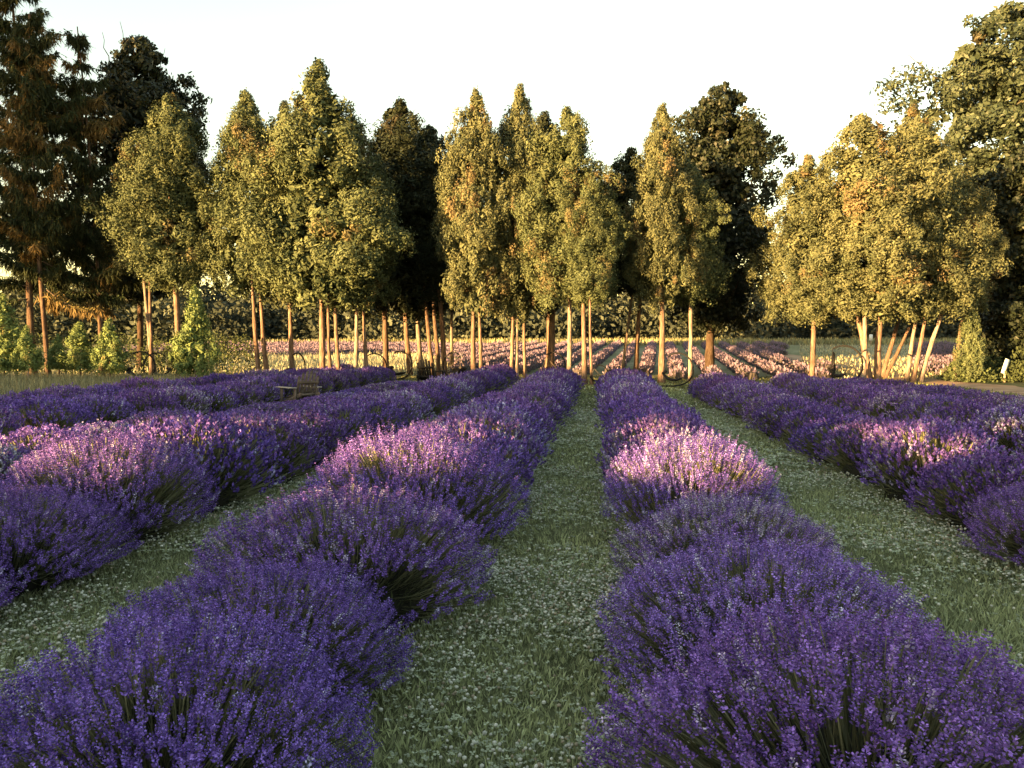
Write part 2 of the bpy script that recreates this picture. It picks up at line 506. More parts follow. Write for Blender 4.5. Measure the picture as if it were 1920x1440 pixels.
# name, label, depth, base px, top (px,py), crown bottom py, half width px, trunks [(base px, upper px, upper py, width px)], palette, kind, rust
CEDARS = [
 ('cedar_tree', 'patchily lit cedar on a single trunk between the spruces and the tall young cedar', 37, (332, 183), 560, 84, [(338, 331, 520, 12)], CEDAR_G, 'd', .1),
 ('cedar_tree', 'low cedar on pale twin trunks left of the hanging chair arcs', 38.5, (278, 330), 545, 62, [(290, 272, 500, 9), (283, 282, 500, 8)], CEDAR_SHADE, 'c', .1),
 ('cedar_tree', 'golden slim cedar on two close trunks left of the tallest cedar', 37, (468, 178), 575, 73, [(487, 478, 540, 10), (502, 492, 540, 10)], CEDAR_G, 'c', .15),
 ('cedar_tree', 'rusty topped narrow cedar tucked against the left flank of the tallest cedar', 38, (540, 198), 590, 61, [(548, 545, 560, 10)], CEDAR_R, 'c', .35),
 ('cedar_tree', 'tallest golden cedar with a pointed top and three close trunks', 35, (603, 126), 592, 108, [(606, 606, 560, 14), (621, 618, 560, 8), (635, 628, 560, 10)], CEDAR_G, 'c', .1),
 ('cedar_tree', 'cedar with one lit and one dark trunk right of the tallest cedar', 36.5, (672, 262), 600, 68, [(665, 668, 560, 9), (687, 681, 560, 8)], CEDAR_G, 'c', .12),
 ('cedar_tree', 'dark cone shaped cedar in shade with a pointed top above its red trunk', 42, (752, 192), 610, 112, [(723, 718, 560, 12)], CEDAR_SHADE, 'c', .05),
 ('cedar_tree', 'dark cedar on two trunks behind the second wooden chair', 43, (806, 245), 605, 92, [(770, 760, 540, 11), (791, 783, 540, 10)], CEDAR_SHADE, 'd', .05),
 ('cedar_tree', 'dark cedar on three trunks leaning left above the dark wooden chair', 41, (842, 300), 560, 66, [(813, 797, 520, 9), (823, 808, 520, 9), (834, 818, 500, 11)], CEDAR_SHADE, 'd', .05),
 ('cedar_tree', 'thin black trunked cedar in shade left of the middle cedar group', 46, (852, 340), 580, 56, [(848, 853, 520, 7)], CEDAR_SHADE, 'c', .05),
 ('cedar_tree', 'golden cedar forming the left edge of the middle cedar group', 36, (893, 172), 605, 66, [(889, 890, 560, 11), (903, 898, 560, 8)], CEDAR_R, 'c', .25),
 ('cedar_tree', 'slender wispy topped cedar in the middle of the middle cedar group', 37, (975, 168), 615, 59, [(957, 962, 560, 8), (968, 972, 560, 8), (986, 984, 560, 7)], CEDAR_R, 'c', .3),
 ('cedar_tree', 'thick trunked cedar hidden behind the front pair of the middle group', 39.5, (1020, 218), 600, 76, [(1030, 1030, 540, 19)], CEDAR_SHADE, 'c', .1),
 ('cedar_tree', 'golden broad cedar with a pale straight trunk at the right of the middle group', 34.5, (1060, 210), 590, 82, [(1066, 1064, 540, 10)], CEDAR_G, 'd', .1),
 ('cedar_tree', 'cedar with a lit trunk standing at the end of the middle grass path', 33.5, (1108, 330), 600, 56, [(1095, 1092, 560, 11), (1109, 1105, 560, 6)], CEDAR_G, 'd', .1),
 ('cedar_tree', 'shaded cedar on slanting thin trunks in the gap right of the middle group', 42, (1182, 282), 570, 80, [(1193, 1205, 500, 10), (1165, 1192, 500, 6)], CEDAR_SHADE, 'd', .05),
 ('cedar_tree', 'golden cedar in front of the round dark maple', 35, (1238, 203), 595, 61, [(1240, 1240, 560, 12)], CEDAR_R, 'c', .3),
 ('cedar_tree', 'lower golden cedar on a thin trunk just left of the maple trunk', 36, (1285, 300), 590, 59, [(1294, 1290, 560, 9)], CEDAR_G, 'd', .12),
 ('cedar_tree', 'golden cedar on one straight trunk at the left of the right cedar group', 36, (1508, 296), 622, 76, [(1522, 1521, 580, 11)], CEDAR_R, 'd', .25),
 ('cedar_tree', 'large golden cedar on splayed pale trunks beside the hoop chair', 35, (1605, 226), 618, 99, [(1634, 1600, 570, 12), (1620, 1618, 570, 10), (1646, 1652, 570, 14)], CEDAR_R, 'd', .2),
 ('cedar_tree', 'shaded cedar on two thin trunks slanting right within the right group', 39, (1672, 300), 600, 49, [(1652, 1692, 560, 9), (1658, 1708, 600, 8)], CEDAR_SHADE, 'd', .1),
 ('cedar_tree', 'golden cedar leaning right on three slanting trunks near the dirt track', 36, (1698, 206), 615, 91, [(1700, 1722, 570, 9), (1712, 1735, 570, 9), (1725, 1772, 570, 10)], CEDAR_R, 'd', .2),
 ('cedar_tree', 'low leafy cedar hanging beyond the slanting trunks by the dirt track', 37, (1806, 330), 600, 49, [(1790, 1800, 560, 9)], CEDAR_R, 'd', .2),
 ('cedar_tree', 'small bright cedar low against the dark foliage at the far right', 36, (1818, 570), 700, 28, [(1822, 1818, 640, 5)], CEDAR_G, 's', .1),
 ('young_cedar', 'young green cedar at the left edge of the picture', 33, (8, 556), 690, 36, [(8, 8, 640, 4)], YOUNG, 's', 0),
 ('young_cedar', 'small young cedar second from the left edge', 32, (52, 612), 690, 22, [(52, 52, 650, 4)], YOUNG, 's', 0),
 ('young_cedar', 'little young cedar half hidden behind the wider one by the spruce trunk', 34.5, (110, 628), 690, 20, [(110, 110, 660, 4)], YOUNG, 's', 0),
 ('young_cedar', 'wide young cedar standing right of the lit spruce trunk', 34, (150, 606), 690, 34, [(150, 150, 660, 4)], YOUNG, 's', 0),
 ('young_cedar', 'neat cone shaped young cedar left of the hanging chair arcs', 33, (207, 600), 695, 30, [(207, 207, 660, 4)], YOUNG, 's', 0),
 ('young_cedar', 'tallest young cedar with foliage to the ground left of the golden cedars', 33, (367, 540), 698, 34, [(367, 367, 640, 4)], YOUNG, 's', 0),
]
BARKS = [BARK_RED, BARK_PALE, BARK_RED * .9, BARK_RED * 1.1]
for i, (nm, lab, d, top, bot, hw, trunks, pal, kind, rust) in enumerate(CEDARS):
    r = np.random.default_rng(100 + i)
    bx = np.mean([t[0] for t in trunks])
    b = pos(bx, d)
    z0 = float(gz(b[0], b[1]))
    rootp = np.array([b[0], b[1], z0])
    t = thing(nm, lab, 'cedar tree' if nm == 'cedar_tree' else 'young cedar', rootp,
              group='cedar trees behind the lavender' if nm == 'cedar_tree' else 'young cedars on the left')
    for j, (pb, pu, pyu, w) in enumerate(trunks):
        dd = d + r.uniform(-.5, .5) if len(trunks) > 1 else d
        p0 = np.array([*pos(pb, dd), z0]) - rootp
        p1 = np.array([*pos(pu, dd), zat(pyu, dd)]) - rootp
        # carry on into the crown
        p2 = p1 + (p1 - p0) * (.35 if len(trunks) > 1 else .8)
        if kind == 's':
            p2 = p1
        w0 = w * d / F * .46
        bc = BARKS[(i + j * 2) % 4] * (1.0 if pal is not CEDAR_SHADE else .8)  # bark of the shaded cedars is darkened in colour as well
        tk = link('trunk', trunk_mesh('trunk', r, p0, p2, w0 * 1.08, w0 * (.45 if kind != 's' else .3), bc), M_BARK, t)
    zt = zat(top[1], d)
    zb = zat(bot, d) + .75 if kind != 's' else max(zat(bot, d), z0 + .05)
    cxp = top[0] * .6 + bx * .4 if len(trunks) == 1 else np.mean([tt[1] for tt in trunks]) * .6 + top[0] * .4
    a0 = np.array([*pos(cxp, d), zb]) - rootp
    a1 = np.array([*pos(top[0], d), zt]) - rootp
    rm = hw * d / F
    if kind == 'c':
        me = P_CEDAR[(i * 2 + i // 3) % 3]
        add_limbs(r, tk, a0 - np.array([0, 0, .5]), a0 + (a1 - a0) * .12, rm * .9, BARK_RED * .5, 3, .022)
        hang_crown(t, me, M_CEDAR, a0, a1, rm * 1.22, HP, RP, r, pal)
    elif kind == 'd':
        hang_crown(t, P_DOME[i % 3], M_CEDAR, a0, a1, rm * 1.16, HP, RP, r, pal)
    else:
        hang_crown(t, P_YOUNG[i % 2], M_CEDAR, a0, a1, rm * 1.12, 3.0, .8, r, pal)

# broad-leaved trees
BROADS = [
 ('maple_tree', 'round headed dark maple with a thick black trunk right of centre', 43, (1350, 166), 600, 126, [(1331, 1334, 480, 19)], BROAD_SHADE, 640, .24),
 ('broadleaf_tree', 'tall pale leaved tree rising above everything at the right edge', 52, (1875, 26), 560, 238, [(1850, 1856, 300, 18)], BROAD_L, 900, .24),
 ('broadleaf_tree', 'dense dark tree filling the right edge behind the leaning sign', 40, (1935, 270), 720, 152, [(1918, 1922, 500, 16)], BROAD_SHADE, 760, .25),
 ('broadleaf_tree', 'dark open crowned tree behind the spruces with bare twigs on top', 46, (275, 84), 545, 150, [(262, 264, 300, 12)], BROAD_SHADE, 520, .24),
]
for i, (nm, lab, d, top, bot, hw, trunks, pal, nc, ll) in enumerate(BROADS):
    r = np.random.default_rng(300 + i)
    bx = trunks[0][0]
    b = pos(bx, d)
    z0 = float(gz(b[0], b[1]))
    rootp = np.array([b[0], b[1], z0])
    t = thing(nm, lab, 'tree', rootp)
    for (pb, pu, pyu, w) in trunks:
        p0 = np.array([*pos(pb, d), z0]) - rootp
        p1 = np.array([*pos(pu, d), zat(pyu, d)]) - rootp
        tk = link('trunk', trunk_mesh('trunk', r, p0, p1, w * d / F * .5, w * d / F * .18, BARK_DARK * .8), M_BARK, t)
    a0 = np.array([*pos((bx + top[0]) / 2, d), zat(bot, d)]) - rootp
    a1 = np.array([*pos(top[0], d), zat(top[1], d)]) - rootp
    rm = hw * d / F
    add_limbs(r, tk, a0, a1, rm, BARK_DARK * .8, 12, .07)
    if i == 1:
        hang_crown(t, P_TALL, M_BROAD, a0, a1, rm, 17.0, 6.4, r, pal)
    else:
        hang_crown(t, P_BROAD[i % 2], M_BROAD, a0, a1, rm, 12.0, 3.6, r, pal)
    if i == 3:
        for (pp, q) in (((238, 40), (258, 130)), ((262, 70), (270, 130)), ((320, 90), (308, 140)), ((205, 60), (218, 120))):
            A = Acc()
            s0 = np.array([*pos(q[0], d), zat(q[1], d)]) - rootp
            s1 = np.array([*pos(pp[0], d), zat(pp[1], d)]) - rootp
            u = np.linspace(0, 1, 5)[:, None]
            pts = s0 + (s1 - s0) * u + np.sin(u * 9) * np.array([.08, .05, 0])
            A.tube(pts, np.linspace(.035, .012, 5), BARK_DARK, 4)
            link('bare_twig', A.mesh('bare_twig'), M_BARK, tk)


# spruces with hanging branchlets
def spruce(lab, d, base, top, bot, hw, w, seed, lit, nb=130):
    r = np.random.default_rng(seed)
    b = pos(base, d)
    z0 = float(gz(b[0], b[1]))
    rootp = np.array([b[0], b[1], z0])
    t = thing('spruce_tree', lab, 'spruce tree', rootp, group='spruces on the left')
    p1 = np.array([*pos(top[0], d), zat(top[1], d)]) - rootp
    tk = link('trunk', trunk_mesh('trunk', r, np.zeros(3), p1, w * d / F * .5, .03, BARK_RED * .6), M_BARK, t)
    zb = zat(bot, d) - z0
    H = p1[2]
    rm = hw * d / F
    for i in range(nb):
        A = Acc()
        u = r.random() ** .85
        z = zb + (H - zb) * u * .985
        L = rm * (1 - u) ** .6 * r.uniform(.25, 1.15) + .25
        th = r.uniform(0, 6.28)
        droop = r.uniform(-.35, .75)
        q = np.linspace(0, 1, 7)
        ax = p1 * (z / H)
        wob = r.normal(0, .06, 2) * L
        pts = np.stack([ax[0] + np.cos(th) * L * q + wob[0] * q * q, ax[1] + np.sin(th) * L * q + wob[1] * q * q, z + L * (.12 * q - droop * q + .30 * q ** 3)], -1)
        A.tube(pts, np.linspace(.035, .008, 7), BARK_DARK, 4)
        n = int(33 * L) + 13
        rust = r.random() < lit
        c0 = np.array([.120, .085, .036]) if rust else np.array([.030, .038, .019])  # brown boughs also stand for sunlit ones: light put into their colour
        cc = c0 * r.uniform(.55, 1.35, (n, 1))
        # side twigs give each bough some breadth; branchlets hang from them
        sidev = np.array([-sin(th), cos(th), 0])
        for kk in range(3):
            qq = r.uniform(.1, 1.03, n)
            bp = np.stack([np.interp(qq, q, pts[:, k]) for k in range(3)], -1)
            bp += sidev * (r.normal(0, .16, n) * (1.15 - qq) * min(L, 2.2))[:, None] + r.normal(0, .05, (n, 3))
            dd = unit(np.array([cos(th) * .3, sin(th) * .3, -1]) + r.normal(0, .42, (n, 3)))
            s = unit(np.cross(dd, r.normal(0, 1, (n, 3))))
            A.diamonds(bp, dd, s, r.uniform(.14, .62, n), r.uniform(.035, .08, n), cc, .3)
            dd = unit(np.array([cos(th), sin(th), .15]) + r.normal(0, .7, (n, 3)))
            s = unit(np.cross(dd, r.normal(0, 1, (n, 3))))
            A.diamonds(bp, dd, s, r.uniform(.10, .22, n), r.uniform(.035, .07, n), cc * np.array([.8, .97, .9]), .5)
        link('bough', A.mesh('bough'), M_SPRUCE, tk)


spruce('ragged rust brown spruce with drooping boughs and a lit trunk', 38, 92, (74, 26), 560, 135, 9, 401, .34, 120)
spruce('tallest dark spruce at the left edge, its top cut off', 42, 60, (38, -90), 565, 130, 13, 402, .08, 115)
spruce('dark spruce on a slender trunk between rusty spruce and patchy cedar', 40, 190, (160, 50), 585, 100, 8, 403, .15, 90)

# far wood behind the far field
r = np.random.default_rng(500)
A = Acc()
for i in range(200):
    px = r.uniform(-120, 2050) if i > 120 else -120 + i * 18.0 + r.uniform(-6, 6)
    d = r.uniform(88, 104)
    b = pos(px, d)
    z0 = float(gz(*b))
    h = r.uniform(4.2, 7.6) * (1.0 + .25 * sin(px * .011))
    w = r.uniform(1.6, 3.4)
    n = 270
    u = r.random(n)
    th = r.uniform(0, 6.28, n)
    R = w * np.sqrt(np.clip(1 - (u - .35) ** 2 / .5, .05, 1)) * np.sqrt(r.uniform(.35, 1, n))
    p = np.stack([b[0] + np.cos(th) * R, b[1] + np.sin(th) * R, z0 + u * h], -1)
    dd = unit(np.stack([np.cos(th) * .4, np.sin(th) * .4, np.full(n, .3)], -1) + r.normal(0, .6, (n, 3)))
    s = unit(np.cross(dd, r.normal(0, 1, (n, 3))))
    c0 = np.array([.030, .038, .030]) + (np.array([.085, .098, .072]) - np.array([.030, .038, .030])) * r.random() ** 1.6
    A.diamonds(p, dd, s, r.uniform(.42, .8, n), r.uniform(.28, .52, n), c0 * r.uniform(.85, 1.15, (n, 1)))
for i in range(90):
    px = -150 + i * 25 + r.uniform(-8, 8)
    d = r.uniform(106, 116)
    b = pos(px, d)
    z0 = float(gz(*b))
    n = 320
    p = np.stack([b[0] + r.normal(0, 1.6, n), b[1] + r.normal(0, 1.2, n), z0 + r.random(n) * r.uniform(5.5, 8.0)], -1)
    dd = unit(r.normal(0, 1, (n, 3)))
    s = unit(np.cross(dd, r.normal(0, 1, (n, 3))))
    A.diamonds(p, dd, s, r.uniform(.8, 1.4, n), r.uniform(.5, .9, n), np.array([.034, .042, .032]) * r.uniform(.7, 1.3, (n, 1)))
wood = link('far_woodland', A.mesh('far_woodland'), M_FAR)
wood['kind'] = 'stuff'
wood['label'] = 'grey green wood along the far side of the far lavender field'
wood['category'] = 'woodland'

# scrub in front of the far wood and under the left and right trees
r = np.random.default_rng(510)
A = Acc()
for i in range(120):
    if i < 60:
        px, d = r.uniform(-60, 470), r.uniform(43, 60)
        h, w = r.uniform(.8, 2.6), r.uniform(.8, 1.6)
    else:
        px, d = r.uniform(1790, 2000), r.uniform(35.5, 44)
        h, w = r.uniform(.4, 1.6), r.uniform(.5, 1.2)
        if px < 1850:
            h *= .6
    b = pos(px, d)
    z0 = float(gz(*b))
    n = 280
    u = r.random(n) ** 1.2
    th = r.uniform(0, 6.28, n)
    R = w * np.sqrt(1 - u ** 2 * .9) * np.sqrt(r.uniform(.2, 1, n))
    p = np.stack([b[0] + np.cos(th) * R, b[1] + np.sin(th) * R, z0 + u * h], -1)
    dd = unit(np.stack([np.cos(th) * .4, np.sin(th) * .4, np.full(n, .4)], -1) + r.normal(0, .6, (n, 3)))
    s = unit(np.cross(dd, r.normal(0, 1, (n, 3))))
    c0 = np.array([.045, .058, .026]) * r.uniform(.6, 1.5)
    A.diamonds(p, dd, s, r.uniform(.10, .22, n), r.uniform(.06, .12, n), c0 * r.uniform(.7, 1.3, (n, 1)))
scrub = link('undergrowth', A.mesh('undergrowth'), M_FAR)
scrub['kind'] = 'stuff'
scrub['label'] = 'green scrub growing under the trees at both sides'
scrub['category'] = 'scrub'

# ------------------------------------------------------------------ unseen trees inferred behind the photographer, shaped for the shade over the rows
r = np.random.default_rng(600)
A = Acc()


def screen(n, x0, x1, zlo, zhi, y0=-9.2, y1=-7.2, c=(.05, .06, .025), ll=.42, ww=.24, mask=None):
    x = r.uniform(x0, x1, n)
    lo, hi = zlo(x), zhi(x)
    z = lo + (hi - lo) * r.random(n)
    y = r.uniform(y0, y1, n)
    # keep the lit slot parallel to the sun's path through the depth of the screen
    z = z - (y - (y0 + y1) / 2) * tan(SUN_EL) / cos(SUN_AZ)
    if mask is not None:
        kp = mask(x, z)
        x, y, z = x[kp], y[kp], z[kp]
        n = len(x)
    p = np.stack([x, y, z], -1)
    dd = unit(r.normal(0, 1, (n, 3)))
    s = unit(np.cross(dd, r.normal(0, 1, (n, 3))))
    A.diamonds(p - dd * ll * .5, dd, s, r.uniform(.7, 1.2, n) * ll, r.uniform(.7, 1.2, n) * ww, np.array(c) * r.uniform(.7, 1.3, (n, 1)))


KS = tan(SUN_EL) / cos(SUN_AZ)
def slot_lo(x): return .54 + KS * 14.2 + .05 * np.sin(x * 1.9) + .04 * np.sin(x * 4.7 + 1)  # slot in the unseen foliage, shaped to throw a sunlit band
def slot_hi(x): return 1.14 + KS * 14.2 + .06 * np.sin(x * 2.3 + 2) + .05 * np.sin(x * 5.3)
def top_h(x): return np.where(x < -32, .62 + KS * 40, np.where(x > -30, .7 + KS * 33, .65 + KS * 36)) + .25 * np.sin(x * 1.1) + .18 * np.sin(x * 2.9)
def slot_gate(x):
    # how far the slot is open: full on the left, thinning out to the right
    g = np.where(x < -13.15, 1.0, np.where(x < -12.35, .8, 0.0))
    return np.where((x > -9.6) & (x < -9.1), .7, g)
_lo, _hi = slot_lo, slot_hi
def slot_hi(x): return _lo(x) + (_hi(x) - _lo(x)) * slot_gate(x)
screen(32000, -74, 6, lambda x: x * 0 + .05, slot_lo, ll=.44, ww=.27)
screen(45000, -74, 6, slot_hi, top_h, ll=.44, ww=.27)
hedge = link('hedge', A.mesh('hedge'), M_FAR)
hedge['kind'] = 'stuff'
hedge['label'] = 'unseen tall hedge and tree line behind the viewpoint, shaped to shade the rows'
hedge['category'] = 'hedge'
A = Acc()  # trees out of view, added to block the sun from the spruces
screen(17000, -65, -47, lambda x: x * 0 + 7.5, lambda x: 21 + 2.5 * np.sin(x * .8) + 1.5 * np.sin(x * 2.1), 8, 12, ll=.6, ww=.34,
       mask=lambda x, z: fbm(x, z, .55, 77) < .42)
lofty = link('shade_tree_belt', A.mesh('shade_tree_belt'), M_FAR)
lofty['kind'] = 'stuff'
lofty['label'] = 'unseen tall tree belt left of the field, added to shade the spruces'
lofty['category'] = 'shade tree belt'


# ------------------------------------------------------------------ lavender
def lavender_meshes(seed, n_spike, lod, n_leaf, pale=0.0, sparse=0.0, lowcut=.8):
    """a bush about 1.4 m wide and 0.75 m tall: flower_spikes, stems, foliage"""
    r = np.random.default_rng(seed)
    R, H = .68, .72
    zc = .30 * H
    ph = np.arccos(1 - r.random(n_spike) * (1 - cos(radians(104))))
    th = r.uniform(0, 2 * pi, n_spike)
    q = r.uniform(0, 6.28, 6)
    lump = 1 + .06 * np.sin(3 * th + q[0]) * np.sin(ph * 2 + q[1]) + .05 * np.sin(5 * th + q[2] + 3 * ph) + .04 * np.sin(8 * th + q[3]) * np.sin(6 * ph)
    rad = lump * (1 - np.abs(r.normal(0, .10, n_spike)) + r.normal(0, .025, n_spike))
    tip = np.stack([R * np.sin(ph) * np.cos(th) * rad, R * np.sin(ph) * np.sin(th) * rad, zc + (H - zc) * np.cos(ph) * rad * np.where(ph > pi / 2, .55, 1)], -1)
    tip[:, 2] = np.maximum(tip[:, 2], .05)
    out = np.stack([np.sin(ph) * np.cos(th), np.sin(ph) * np.sin(th), np.cos(ph)], -1)
    sd = unit(out * .75 + np.array([0, 0, .75]) + r.normal(0, .16, (n_spike, 3)))
    # bare places where the green stems show
    keep = np.sin(2 * th + q[4] + ph) * np.sin(3 * ph + q[5]) < .93 - sparse
    low = r.random(n_spike) < np.clip((ph - radians(50)) / radians(45), 0, lowcut)
    keep &= ~low
    tip, sd, out, th, ph = tip[keep], sd[keep], out[keep], th[keep], ph[keep]
    n = len(tip)
    L = r.uniform(.045, .085, n)
    hue = r.random(n)
    base = np.array([.088, .046, .215]) + (np.array([.178, .110, .38]) - np.array([.088, .046, .215])) * (hue[:, None] ** 1.3)
    bud = r.random(n) < (.04 + pale)
    base[bud] = np.array([.27, .245, .38]) * r.uniform(.8, 1.15, (bud.sum(), 1))
    A = Acc()
    a = unit(np.cross(sd, r.normal(0, 1, (n, 3))))
    b = np.cross(sd, a)
    if lod == 0:
        wn_, fl = 6, 4
        for w in range(wn_):
            hgt = (w / (wn_ - 1)) ** .85
            for f in range(fl):
                ang = 2 * pi * (f + .5 * (w % 2)) / fl + r.uniform(-.4, .4, n)
                o = a * np.cos(ang)[:, None] + b * np.sin(ang)[:, None]
                p = tip + sd * ((hgt - .5) * L)[:, None] + o * .003
                d = unit(o * .9 + sd * r.uniform(.3, 1.0, (n, 1)) + r.normal(0, .25, (n, 3)))
                s = unit(np.cross(d, sd + r.normal(0, .4, (n, 3))))
                ll = r.uniform(.0075, .0135, n) * (1.1 - .35 * hgt)
                lightf = np.where(r.random(n) < .36, r.uniform(1.6, 2.5, n), r.uniform(.6, 1.15, n))[:, None]
                A.diamonds(p, d, s, ll, ll * r.uniform(.65, .95, n), base * lightf, .6)
    elif lod == 1:
        for w in range(3):
            for f in range(2):
                ang = pi * f + 1.2 * w + r.uniform(-.5, .5, n)
                o = a * np.cos(ang)[:, None] + b * np.sin(ang)[:, None]
                p = tip + sd * ((w / 3 - .5) * L)[:, None]
                d = unit(o * .55 + sd)
                s = unit(np.cross(d, o))
                lightf = np.where(r.random(n) < .36, r.uniform(1.4, 2.1, n), r.uniform(.65, 1.15, n))[:, None]
                A.diamonds(p, d, s, L * .5, r.uniform(.016, .026, n), base * lightf, .5)
    else:
        for f in range(2):
            ang = pi * .5 * f + r.uniform(-.5, .5, n)
            o = a * np.cos(ang)[:, None] + b * np.sin(ang)[:, None]
            lightf = r.uniform(.65, 1.35, (n, 1))
            A.diamonds(tip - sd * L[:, None] * .6, sd, o, L * 1.4, r.uniform(.020, .034, n), base * lightf, .5)
    spikes = A.mesh('flower_spikes')
    # stems
    B = Acc()
    inner = np.stack([tip[:, 0] * .42, tip[:, 1] * .42, tip[:, 2] * .38], -1) + r.normal(0, .03, (n, 3))
    inner[:, 2] = np.maximum(inner[:, 2], .04)
    end = tip - sd * (L * .5)[:, None]
    midp = (inner + end) * .5 + out * .02 - np.array([0, 0, .02])
    sc = np.array([.17, .175, .095]) * r.uniform(.5, 1.45, (n, 1))
    wdt = .0027 if lod == 0 else (.005 if lod == 1 else .010)
    if lod < 2 or True:
        side = unit(np.cross(end - inner, r.normal(0, 1, (n, 3))))
        v = np.stack([inner - side * wdt, inner + side * wdt, midp + side * wdt, end + side * wdt * .7, end - side * wdt * .7, midp - side * wdt], 1).reshape(-1, 3)
        k = np.arange(n)[:, None] * 6
        f1 = k + np.array([[0, 1, 2, 5]])
        f2 = k + np.array([[5, 2, 3, 4]])
        B.add(v, np.concatenate([f1, f2]), np.repeat(sc, 6, 0))
    stems = B.mesh('stems')
    # foliage: leafy green mound and dark woody heart
    C = Acc()
    m = n_leaf
    ph2 = np.arccos(1 - r.random(m) * 1.0)
    th2 = r.uniform(0, 6.28, m)
    rr = .62 * r.uniform(.5, 1.0, m) ** .6
    p = np.stack([R * rr * np.sin(ph2) * np.cos(th2), R * rr * np.sin(ph2) * np.sin(th2), .03 + H * rr * .86 * np.cos(ph2)], -1)
    o2 = np.stack([np.sin(ph2) * np.cos(th2), np.sin(ph2) * np.sin(th2), np.cos(ph2)], -1)
    d = unit(o2 * .7 + np.array([0, 0, .7]) + r.normal(0, .3, (m, 3)))
    s = unit(np.cross(d, r.normal(0, 1, (m, 3))))
    big = 1.0 if lod == 0 else (1.5 if lod == 1 else 2.4)
    lc = np.array([.075, .088, .040]) * r.uniform(.55, 1.5, (m, 1))
    C.diamonds(p, d, s, r.uniform(.05, .13, m) * (1 + (big - 1) * .4), r.uniform(.005, .009, m) * big, lc, .5)
    # heart
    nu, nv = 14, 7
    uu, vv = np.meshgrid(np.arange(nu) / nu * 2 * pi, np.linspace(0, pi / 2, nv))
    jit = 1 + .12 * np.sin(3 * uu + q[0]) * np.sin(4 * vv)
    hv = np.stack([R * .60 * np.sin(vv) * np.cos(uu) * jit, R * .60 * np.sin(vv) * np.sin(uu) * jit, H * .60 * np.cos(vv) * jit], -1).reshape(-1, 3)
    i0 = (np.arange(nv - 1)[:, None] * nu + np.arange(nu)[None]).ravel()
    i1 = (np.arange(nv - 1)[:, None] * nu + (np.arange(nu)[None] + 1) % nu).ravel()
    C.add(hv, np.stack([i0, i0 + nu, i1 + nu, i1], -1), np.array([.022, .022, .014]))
    fol = C.mesh('foliage')
    for me, mt in ((spikes, M_FLOWER), (stems, M_STEM), (fol, M_LEAF)):
        me.materials.append(mt)
    return spikes, stems, fol


LOD0 = [lavender_meshes(700 + i, 4000, 0, 2600, pale=(0, .1, 0, .25)[i], sparse=(.0, .12, .05, .1)[i], lowcut=(.55, .8, .6, .75)[i]) for i in range(4)]
LOD1 = [lavender_meshes(720 + i, 2100, 1, 1300, pale=(0, .1, .3, 0, .05)[i], sparse=(0, .1, .05, .15, 0)[i]) for i in range(5)]
LOD2 = [lavender_meshes(740 + i, 2300, 2, 600, pale=(0, .1, .25, 0)[i]) for i in range(4)]

ORD = ['nearest', 'second', 'third', 'fourth', 'fifth', 'sixth', 'seventh', 'eighth', 'ninth', 'tenth', 'eleventh', 'twelfth', 'thirteenth', 'fourteenth',
       'fifteenth', 'sixteenth', 'seventeenth', 'eighteenth', 'nineteenth', 'twentieth', 'twenty-first', 'twenty-second', 'twenty-third', 'twenty-fourth',
       'twenty-fifth', 'twenty-sixth', 'twenty-seventh', 'twenty-eighth', 'twenty-ninth', 'thirtieth']
# description, x, first y, last y, explicit plants [(y, width scale, height scale, paleness, x offset)]
ROWS = [
 ('the row just left of the middle grass path', -1.5, 0, 28.5, [(1.35, .85, .82, .7, .06), (2.5, .96, .90, .15, .06), (3.45, 1.02, .80, .1, -.06), (4.65, 1.3, 1.0, 0, -.02), (6.3, 1.28, 1.27, .05, -.02), (7.75, 1.2, 1.2, .3, .05), (9.1, 1.18, 1.2, .75, .08), (10.5, 1.2, 1.2, .1, .05), (11.9, 1.2, 1.2, .2, .02)]),
 ('the row just right of the middle grass path', .78, 0, 27.6, [(1.5, 1.1, .9, .0, .06), (2.6, 1.16, .95, .05, .06), (3.8, 1.12, .92, .6, -.02), (5.1, 1.06, .88, .55, .02), (6.6, 1.08, 1.2, .1, -.02), (7.8, 1.04, 1.12, .0, -.02), (9.0, 1.06, 1.15, .4, -.03), (10.3, 1.08, 1.15, 0, -.02)]),
 ('the second row right of the middle grass path', 3.45, 4.9, 25.5, [(4.9, 1.08, .85, 0, .05), (6.15, 1.08, .86, .1, 0), (7.4, 1.05, .90, 0, .03), (8.75, 1.08, 1.16, .1, 0), (10.2, 1.1, 1.0, .3, -.05)]),
 ('the second row left of the middle grass path', -4.1, 3.4, 33, [(2.7, 1.05, .85, 0, .05), (3.8, 1.1, .85, 0, .1), (4.95, 1.18, .87, .05, .1), (6.2, 1.25, 1.2, .1, 0), (7.6, 1.28, 1.25, .05, 0), (9.0, 1.2, 1.12, .5, .02)]),
 ('the third row left of the middle grass path', -6.7, 6.5, 28.6, []),
 ('the fourth row left of the middle grass path', -9.2, 9.5, 34, []),
 ('the outermost row on the left', -11.7, 12.5, 36, []),
 ('the third row right of the middle grass path', 5.95, 9.0, 26.5, []),
 ('the outermost row on the right', 8.25, 13.5, 28, []),
]
PLANTS = []
